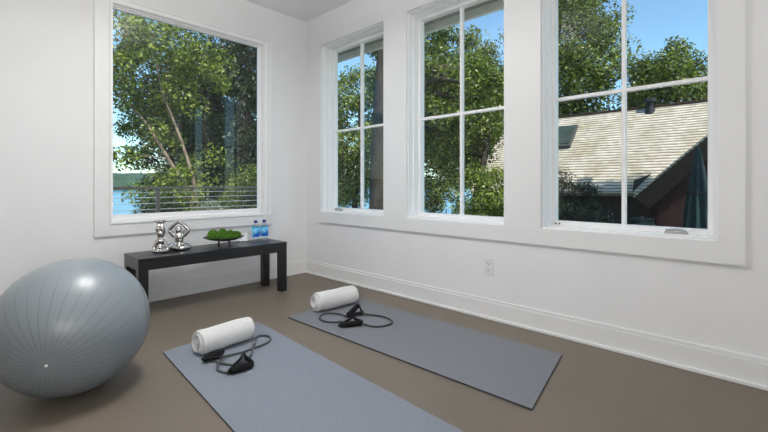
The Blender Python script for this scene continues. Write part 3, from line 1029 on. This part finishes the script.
L_bright = leaf_mat('bright_leaves', [(0.028, 0.055, 0.005), (0.085, 0.145, 0.011), (0.40, 0.46, 0.055), (0.13, 0.19, 0.015)], 0.38)  # yellow stop puts sunlit highlights into the colour of random leaves
L_mid = leaf_mat('mid_green_leaves', [(0.020, 0.045, 0.005), (0.050, 0.095, 0.010), (0.32, 0.37, 0.05), (0.08, 0.135, 0.014)], 0.38)  # sun highlights coloured in by the yellow stop, darker stops for contrast
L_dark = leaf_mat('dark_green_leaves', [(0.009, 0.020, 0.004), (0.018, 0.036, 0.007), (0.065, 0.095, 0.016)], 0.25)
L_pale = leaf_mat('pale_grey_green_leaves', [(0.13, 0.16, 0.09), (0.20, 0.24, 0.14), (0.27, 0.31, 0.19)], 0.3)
L_hedge_shade = leaf_mat('shaded_hedge_leaves', [(0.012, 0.022, 0.012), (0.020, 0.034, 0.017), (0.032, 0.052, 0.022)], 0.1)  # shade on the hedge is put into this dark leaf colour

# beyond the picture window
tree('leaning pale barked tree with bright leaves, seen through the picture window', (2.15, 8.2, gz(2.15, 8.2)),
     (0.35, 8.3, 4.0), (2.5, 1.4, 1.9), L_bright, M['bark_pale'], 11, 88, 270, 0.46, 0.11, 0.055,
     trunks=[[(2.1, 8.2, -1.7), (1.9, 8.1, 0.4), (1.25, 8.0, 1.62), (0.65, 8.0, 2.6), (-0.1, 8.0, 3.4), (-0.8, 8.0, 4.6)],
             [(2.2, 8.2, -1.7), (2.0, 8.1, 0.5), (1.82, 8.0, 1.35), (1.48, 8.0, 2.4), (1.1, 8.0, 3.4), (0.9, 8.1, 4.6)]],
     extra=[(0.3, 8.2, 1.6), (-0.6, 8.1, 2.2), (1.5, 8.3, 0.1), (1.2, 8.2, 2.1), (1.75, 8.2, 1.3), (0.7, 8.4, 0.7), (1.2, 8.4, 1.2), (-0.1, 8.3, 1.75), (0.8, 8.6, 2.0), (1.6, 8.5, 2.2), (2.0, 8.6, 1.6), (1.4, 8.7, 2.9), (1.32, 7.5, 1.15), (1.6, 7.5, 0.72), (1.5, 7.5, 0.3), (1.15, 7.6, 0.75), (1.7, 7.5, 0.1),
            (1.5, 8.5, 0.9), (1.1, 8.6, 0.4), (2.4, 8.5, 1.0), (1.9, 8.7, 0.5), (2.6, 8.5, 1.8), (0.4, 8.5, 2.4), (1.0, 8.5, 3.2)], shell=0.2)
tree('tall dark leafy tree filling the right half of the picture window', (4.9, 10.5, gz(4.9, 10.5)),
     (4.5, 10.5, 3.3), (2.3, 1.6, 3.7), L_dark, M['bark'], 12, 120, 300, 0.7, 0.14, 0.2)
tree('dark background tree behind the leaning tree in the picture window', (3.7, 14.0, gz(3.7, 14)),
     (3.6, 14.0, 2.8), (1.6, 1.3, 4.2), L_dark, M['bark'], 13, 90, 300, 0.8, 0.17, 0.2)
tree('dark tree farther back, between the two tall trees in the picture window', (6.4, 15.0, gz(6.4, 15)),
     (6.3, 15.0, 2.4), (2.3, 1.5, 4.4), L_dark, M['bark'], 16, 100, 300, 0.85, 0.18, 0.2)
tree('small dark shrub just outside the deck railing, beside the lake view', (0.15, 5.2, gz(0.15, 5.2)),
     (0.25, 5.2, -0.1), (0.45, 0.4, 0.95), L_dark, M['bark'], 14, 30, 260, 0.26, 0.06, 0.03, name='shrub', cat='shrub', twigs=10, group='shrubs outside the windows')
tree('pale grey green rounded shrub behind the railing, seen through the picture window', (1.0, 5.0, gz(1.0, 5)),
     (1.02, 5.0, -0.1), (0.72, 0.5, 0.68), L_pale, M['bark'], 15, 30, 300, 0.24, 0.045, 0.03, name='shrub', cat='shrub', twigs=12, group='shrubs outside the windows')
tree('bushy green shrub right of the pale shrub behind the railing', (2.7, 6.2, gz(2.7, 6.2)),
     (2.7, 6.2, 0.1), (0.7, 0.6, 1.3), L_mid, M['bark'], 17, 44, 260, 0.3, 0.07, 0.03, name='shrub', cat='shrub', twigs=12, group='shrubs outside the windows')

# beyond the three right windows
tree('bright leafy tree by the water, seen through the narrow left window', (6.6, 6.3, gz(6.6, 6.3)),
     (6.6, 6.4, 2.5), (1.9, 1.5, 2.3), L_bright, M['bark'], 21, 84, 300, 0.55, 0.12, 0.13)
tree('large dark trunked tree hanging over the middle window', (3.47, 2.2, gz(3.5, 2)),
     (5.3, 2.3, 3.4), (1.5, 1.6, 1.6), L_mid, M['bark'], 22, 84, 330, 0.40, 0.09, 0.32,
     trunks=[[(3.47, 2.2, -1.4), (3.47, 2.2, 1.2), (3.5, 2.18, 3.0), (3.6, 2.15, 4.6), (3.9, 2.1, 6.0)],
             [(3.47, 2.15, 2.2), (4.1, 1.85, 3.1), (5.0, 1.7, 3.5), (6.2, 1.5, 3.5)]], droop=0.8)
tree('slim dark tree leaning beside the far left end of the shingled roof', (8.3, 2.6, gz(8.3, 2.6)),
     (8.5, 3.7, 3.3), (1.5, 1.5, 1.8), L_mid, M['bark'], 23, 60, 300, 0.55, 0.12, 0.14,
     trunks=[[(7.9, 2.75, -1.4), (8.2, 2.72, 0.8), (8.5, 2.65, 2.0), (8.9, 2.75, 3.6), (9.0, 3.0, 4.8)]])
tree('pale leafy tall shrub below the shingled roof, right pane of the middle window', (6.3, 1.2, gz(6.3, 1.2)),
     (6.3, 1.25, 0.2), (0.8, 0.9, 1.2), L_bright, M['bark'], 24, 64, 300, 0.30, 0.075, 0.05, name='shrub', cat='shrub', twigs=14, group='shrubs outside the windows')
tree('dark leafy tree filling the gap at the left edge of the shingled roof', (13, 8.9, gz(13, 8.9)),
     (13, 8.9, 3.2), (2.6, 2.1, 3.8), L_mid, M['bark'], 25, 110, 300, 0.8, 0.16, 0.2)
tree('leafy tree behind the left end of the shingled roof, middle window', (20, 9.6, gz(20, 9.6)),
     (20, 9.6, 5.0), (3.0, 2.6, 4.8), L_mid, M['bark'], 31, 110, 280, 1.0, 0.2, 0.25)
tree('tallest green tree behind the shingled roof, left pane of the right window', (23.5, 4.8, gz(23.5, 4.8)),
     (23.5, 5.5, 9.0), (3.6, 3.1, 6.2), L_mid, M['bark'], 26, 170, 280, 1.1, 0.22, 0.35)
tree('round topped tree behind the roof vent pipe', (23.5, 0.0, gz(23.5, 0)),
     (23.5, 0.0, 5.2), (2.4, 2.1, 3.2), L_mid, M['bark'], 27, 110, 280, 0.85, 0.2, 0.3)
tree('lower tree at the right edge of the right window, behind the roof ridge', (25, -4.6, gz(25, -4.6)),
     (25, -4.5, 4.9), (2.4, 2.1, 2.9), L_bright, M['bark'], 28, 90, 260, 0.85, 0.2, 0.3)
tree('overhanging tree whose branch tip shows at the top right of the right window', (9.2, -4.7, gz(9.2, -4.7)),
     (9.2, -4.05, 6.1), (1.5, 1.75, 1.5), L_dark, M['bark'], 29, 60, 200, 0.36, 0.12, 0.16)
tree('dark hedge shrub with twigs rising over the eave of the shingled roof', (9.8, 1.4, gz(9.8, 1.4)),
     (9.8, 1.5, -0.25), (0.7, 2.1, 0.95), L_hedge_shade, M['bark'], 30, 110, 300, 0.34, 0.075, 0.05, name='shrub', cat='shrub', twigs=20, group='shrubs outside the windows',
     extra=[(9.8, 0.85, 1.15), (9.8, 0.7, 0.95), (9.8, 0.45, 0.85), (9.8, 0.2, 0.85), (9.8, 0.0, 0.75), (9.8, 1.2, 1.2), (9.8, 1.0, 0.9)])

# ------------------------------------------------------------------ neighbouring house
EX, EZ, RX, RZ = 11.47, 0.69, 14.63, 3.76
YL, YR = 5.02, -9.5
GZ = -1.25
h = thing('neighbour_house', 'low house with a weathered shingle roof beyond the right windows', 'house', (13.5, -1.0, GZ))
nv = Vector((-(RZ-EZ), 0, RX-EX)).normalized()
g = MB().prism([(EX, YR, EZ), (RX, YR, RZ), (RX, YL, RZ), (EX, YL, EZ)], -nv*0.14)
g.prism([(RX, YR, RZ), (2*RX-EX, YR, EZ), (2*RX-EX, YL, EZ), (RX, YL, RZ)], (-nv.x*-0.14, 0, -nv.z*0.14))
g.build('main_roof', M['shingle'], h)
MB().box(RX-0.09, RX+0.09, YR, YL, RZ-0.05, RZ+0.035).build('ridge_cap', M['dark_board'], h, bevel=0.02)
g = MB()
g.prism([(EX+0.45, YR+0.4, GZ), (2*RX-EX-0.45, YR+0.4, GZ), (2*RX-EX-0.45, YR+0.4, EZ+0.25), (RX, YR+0.4, RZ-0.2), (EX+0.45, YR+0.4, EZ+0.25)], (0, YL-YR-0.8, 0))
g.build('house_wall', M['brown_board'], h)
# skylight on the slope
def on_slope(y, z, lift=0.0):
    x = EX+(z-EZ)*(RX-EX)/(RZ-EZ)
    return Vector((x, y, z))+nv*lift
sk = MB().prism([on_slope(1.66, 2.31), on_slope(1.80, 3.20), on_slope(2.60, 3.20), on_slope(2.45, 2.31)][::-1], nv*0.11)
sk = MB().prism([on_slope(1.74, 2.31), on_slope(1.74, 3.20), on_slope(2.46, 3.20), on_slope(2.46, 2.31)], nv*0.13).build('skylight_curb', M['curb'], h, bevel=0.015)
MB().prism([on_slope(1.80, 2.40, 0.12), on_slope(1.80, 3.12, 0.12), on_slope(2.40, 3.12, 0.12), on_slope(2.40, 2.40, 0.12)], nv*0.03).build('skylight_pane', M['skyglass'], sk)
# vent pipe with cap
vp = on_slope(-0.55, 3.60)
g = MB().lathe([(0.17, -0.15), (0.15, 0.05), (0.10, 0.10), (0.10, 0.28), (0.19, 0.30), (0.19, 0.42), (0.12, 0.45)], vp, 14)
g.build('vent_pipe', M['iron'], h, smooth=False)
# cross gable facing us
GX0, gy, gzz, sl = 10.77, -0.78, 0.62, 0.967
py_, = (-3.45,)
pz_ = gzz+sl*(gy-py_)
yr2 = 2*py_-gy
rt = 0.05
g = MB()
g.prism([(GX0, gy, gzz), (GX0, py_, pz_), (GX0, py_, pz_-rt*1.3), (GX0, gy-0.02, gzz-rt)], (3.2, 0, 0))
g.prism([(GX0, py_, pz_), (GX0, yr2, gzz), (GX0, yr2+0.02, gzz-rt), (GX0, py_, pz_-rt*1.3)], (3.2, 0, 0))
g.build('gable_roof', M['shingle'], h)
for s in (0, 1):
    yy = [gy-0.03, py_, py_, gy-0.03-0.36] if s == 0 else [yr2+0.03, py_, py_, yr2+0.39]
    zz = [gzz-0.05, pz_-0.05, pz_-0.55, gzz-0.36]
    MB().prism([(GX0+0.02, yy[i], zz[i]) for i in range(4)], (0.07, 0, 0)).build('rake_board', M['dark_board'], h)
g = MB().prism([(GX0+0.5, gy-0.5, GZ), (GX0+0.5, gy-0.5, gzz+0.15), (GX0+0.5, py_, pz_-0.25), (GX0+0.5, yr2+0.5, gzz+0.15), (GX0+0.5, yr2+0.5, GZ)], (2.5, 0, 0))
g.build('gable_wall', M['red_board'], h)
# corner flashing where the two roofs meet
MB().prism([(GX0+0.05, gy+0.02, gzz+0.12), (GX0+0.05, gy-0.42, gzz+0.62), (GX0+0.05, gy-0.02, gzz+0.44)], (0.12, 0, 0)).build('gutter_end', M['iron'], h)

# rain barrel under the eave corner
bcn = (10.55, -1.05, GZ)
t = thing('rain_barrel', 'dark green rain barrel under the corner of the gable roof', 'barrel', bcn)
MB().lathe([(0.26, 0.0), (0.28, 0.02), (0.33, 0.4), (0.335, 0.7), (0.30, 1.15), (0.28, 1.20)], bcn, 28).build('barrel_body', M['barrel'], t, smooth=True)
MB().lathe([(0.30, 1.195), (0.30, 1.24), (0.05, 1.28), (0.05, 1.30)], bcn, 28).build('lid', M['barrel'], t, smooth=True)
for z in (0.3, 0.9):
    MB().tube([(bcn[0]+0.335*math.cos(2*PI*k/28), bcn[1]+0.335*math.sin(2*PI*k/28), GZ+z) for k in range(28)], 0.012, 6, True).build('hoop', M['iron'], t)

# closed teal patio umbrella in front of the red gable wall
u0 = (9.9, -2.35, GZ)
t = thing('patio_umbrella', 'folded dark teal patio umbrella in front of the dark red wall', 'umbrella', u0)
MB().lathe([(0.30, 0), (0.30, 0.05), (0.06, 0.09), (0.05, 0.2)], u0, 24).build('base', M['iron'], t)
MB().tube([(u0[0], u0[1], GZ+0.1), (u0[0], u0[1], GZ+3.15)], 0.024, 12).build('pole', M['iron'], t)
vs_, fs = [], []
nn = 48
for j in range(15):
    f_ = j/14
    zz = GZ+3.1-2.25*f_
    for k in range(nn):
        a = 2*PI*k/nn
        rr = 0.03+0.34*f_**0.75*(0.72+0.28*math.cos(8*a))
        vs_.append((u0[0]+rr*math.cos(a), u0[1]+rr*math.sin(a), zz-0.14*f_*(0.5+0.5*math.cos(8*a))))
for j in range(14):
    for k in range(nn):
        fs.append((j*nn+k, j*nn+(k+1) % nn, (j+1)*nn+(k+1) % nn, (j+1)*nn+k))
MB().add(vs_, fs).build('canopy', M['teal'], t, smooth=True)
MB().tube([(u0[0]+0.25*math.cos(2*PI*k/24), u0[1]+0.25*math.sin(2*PI*k/24), GZ+2.0) for k in range(24)], 0.018, 6, True).build('tie_strap', M['webbing'], t)
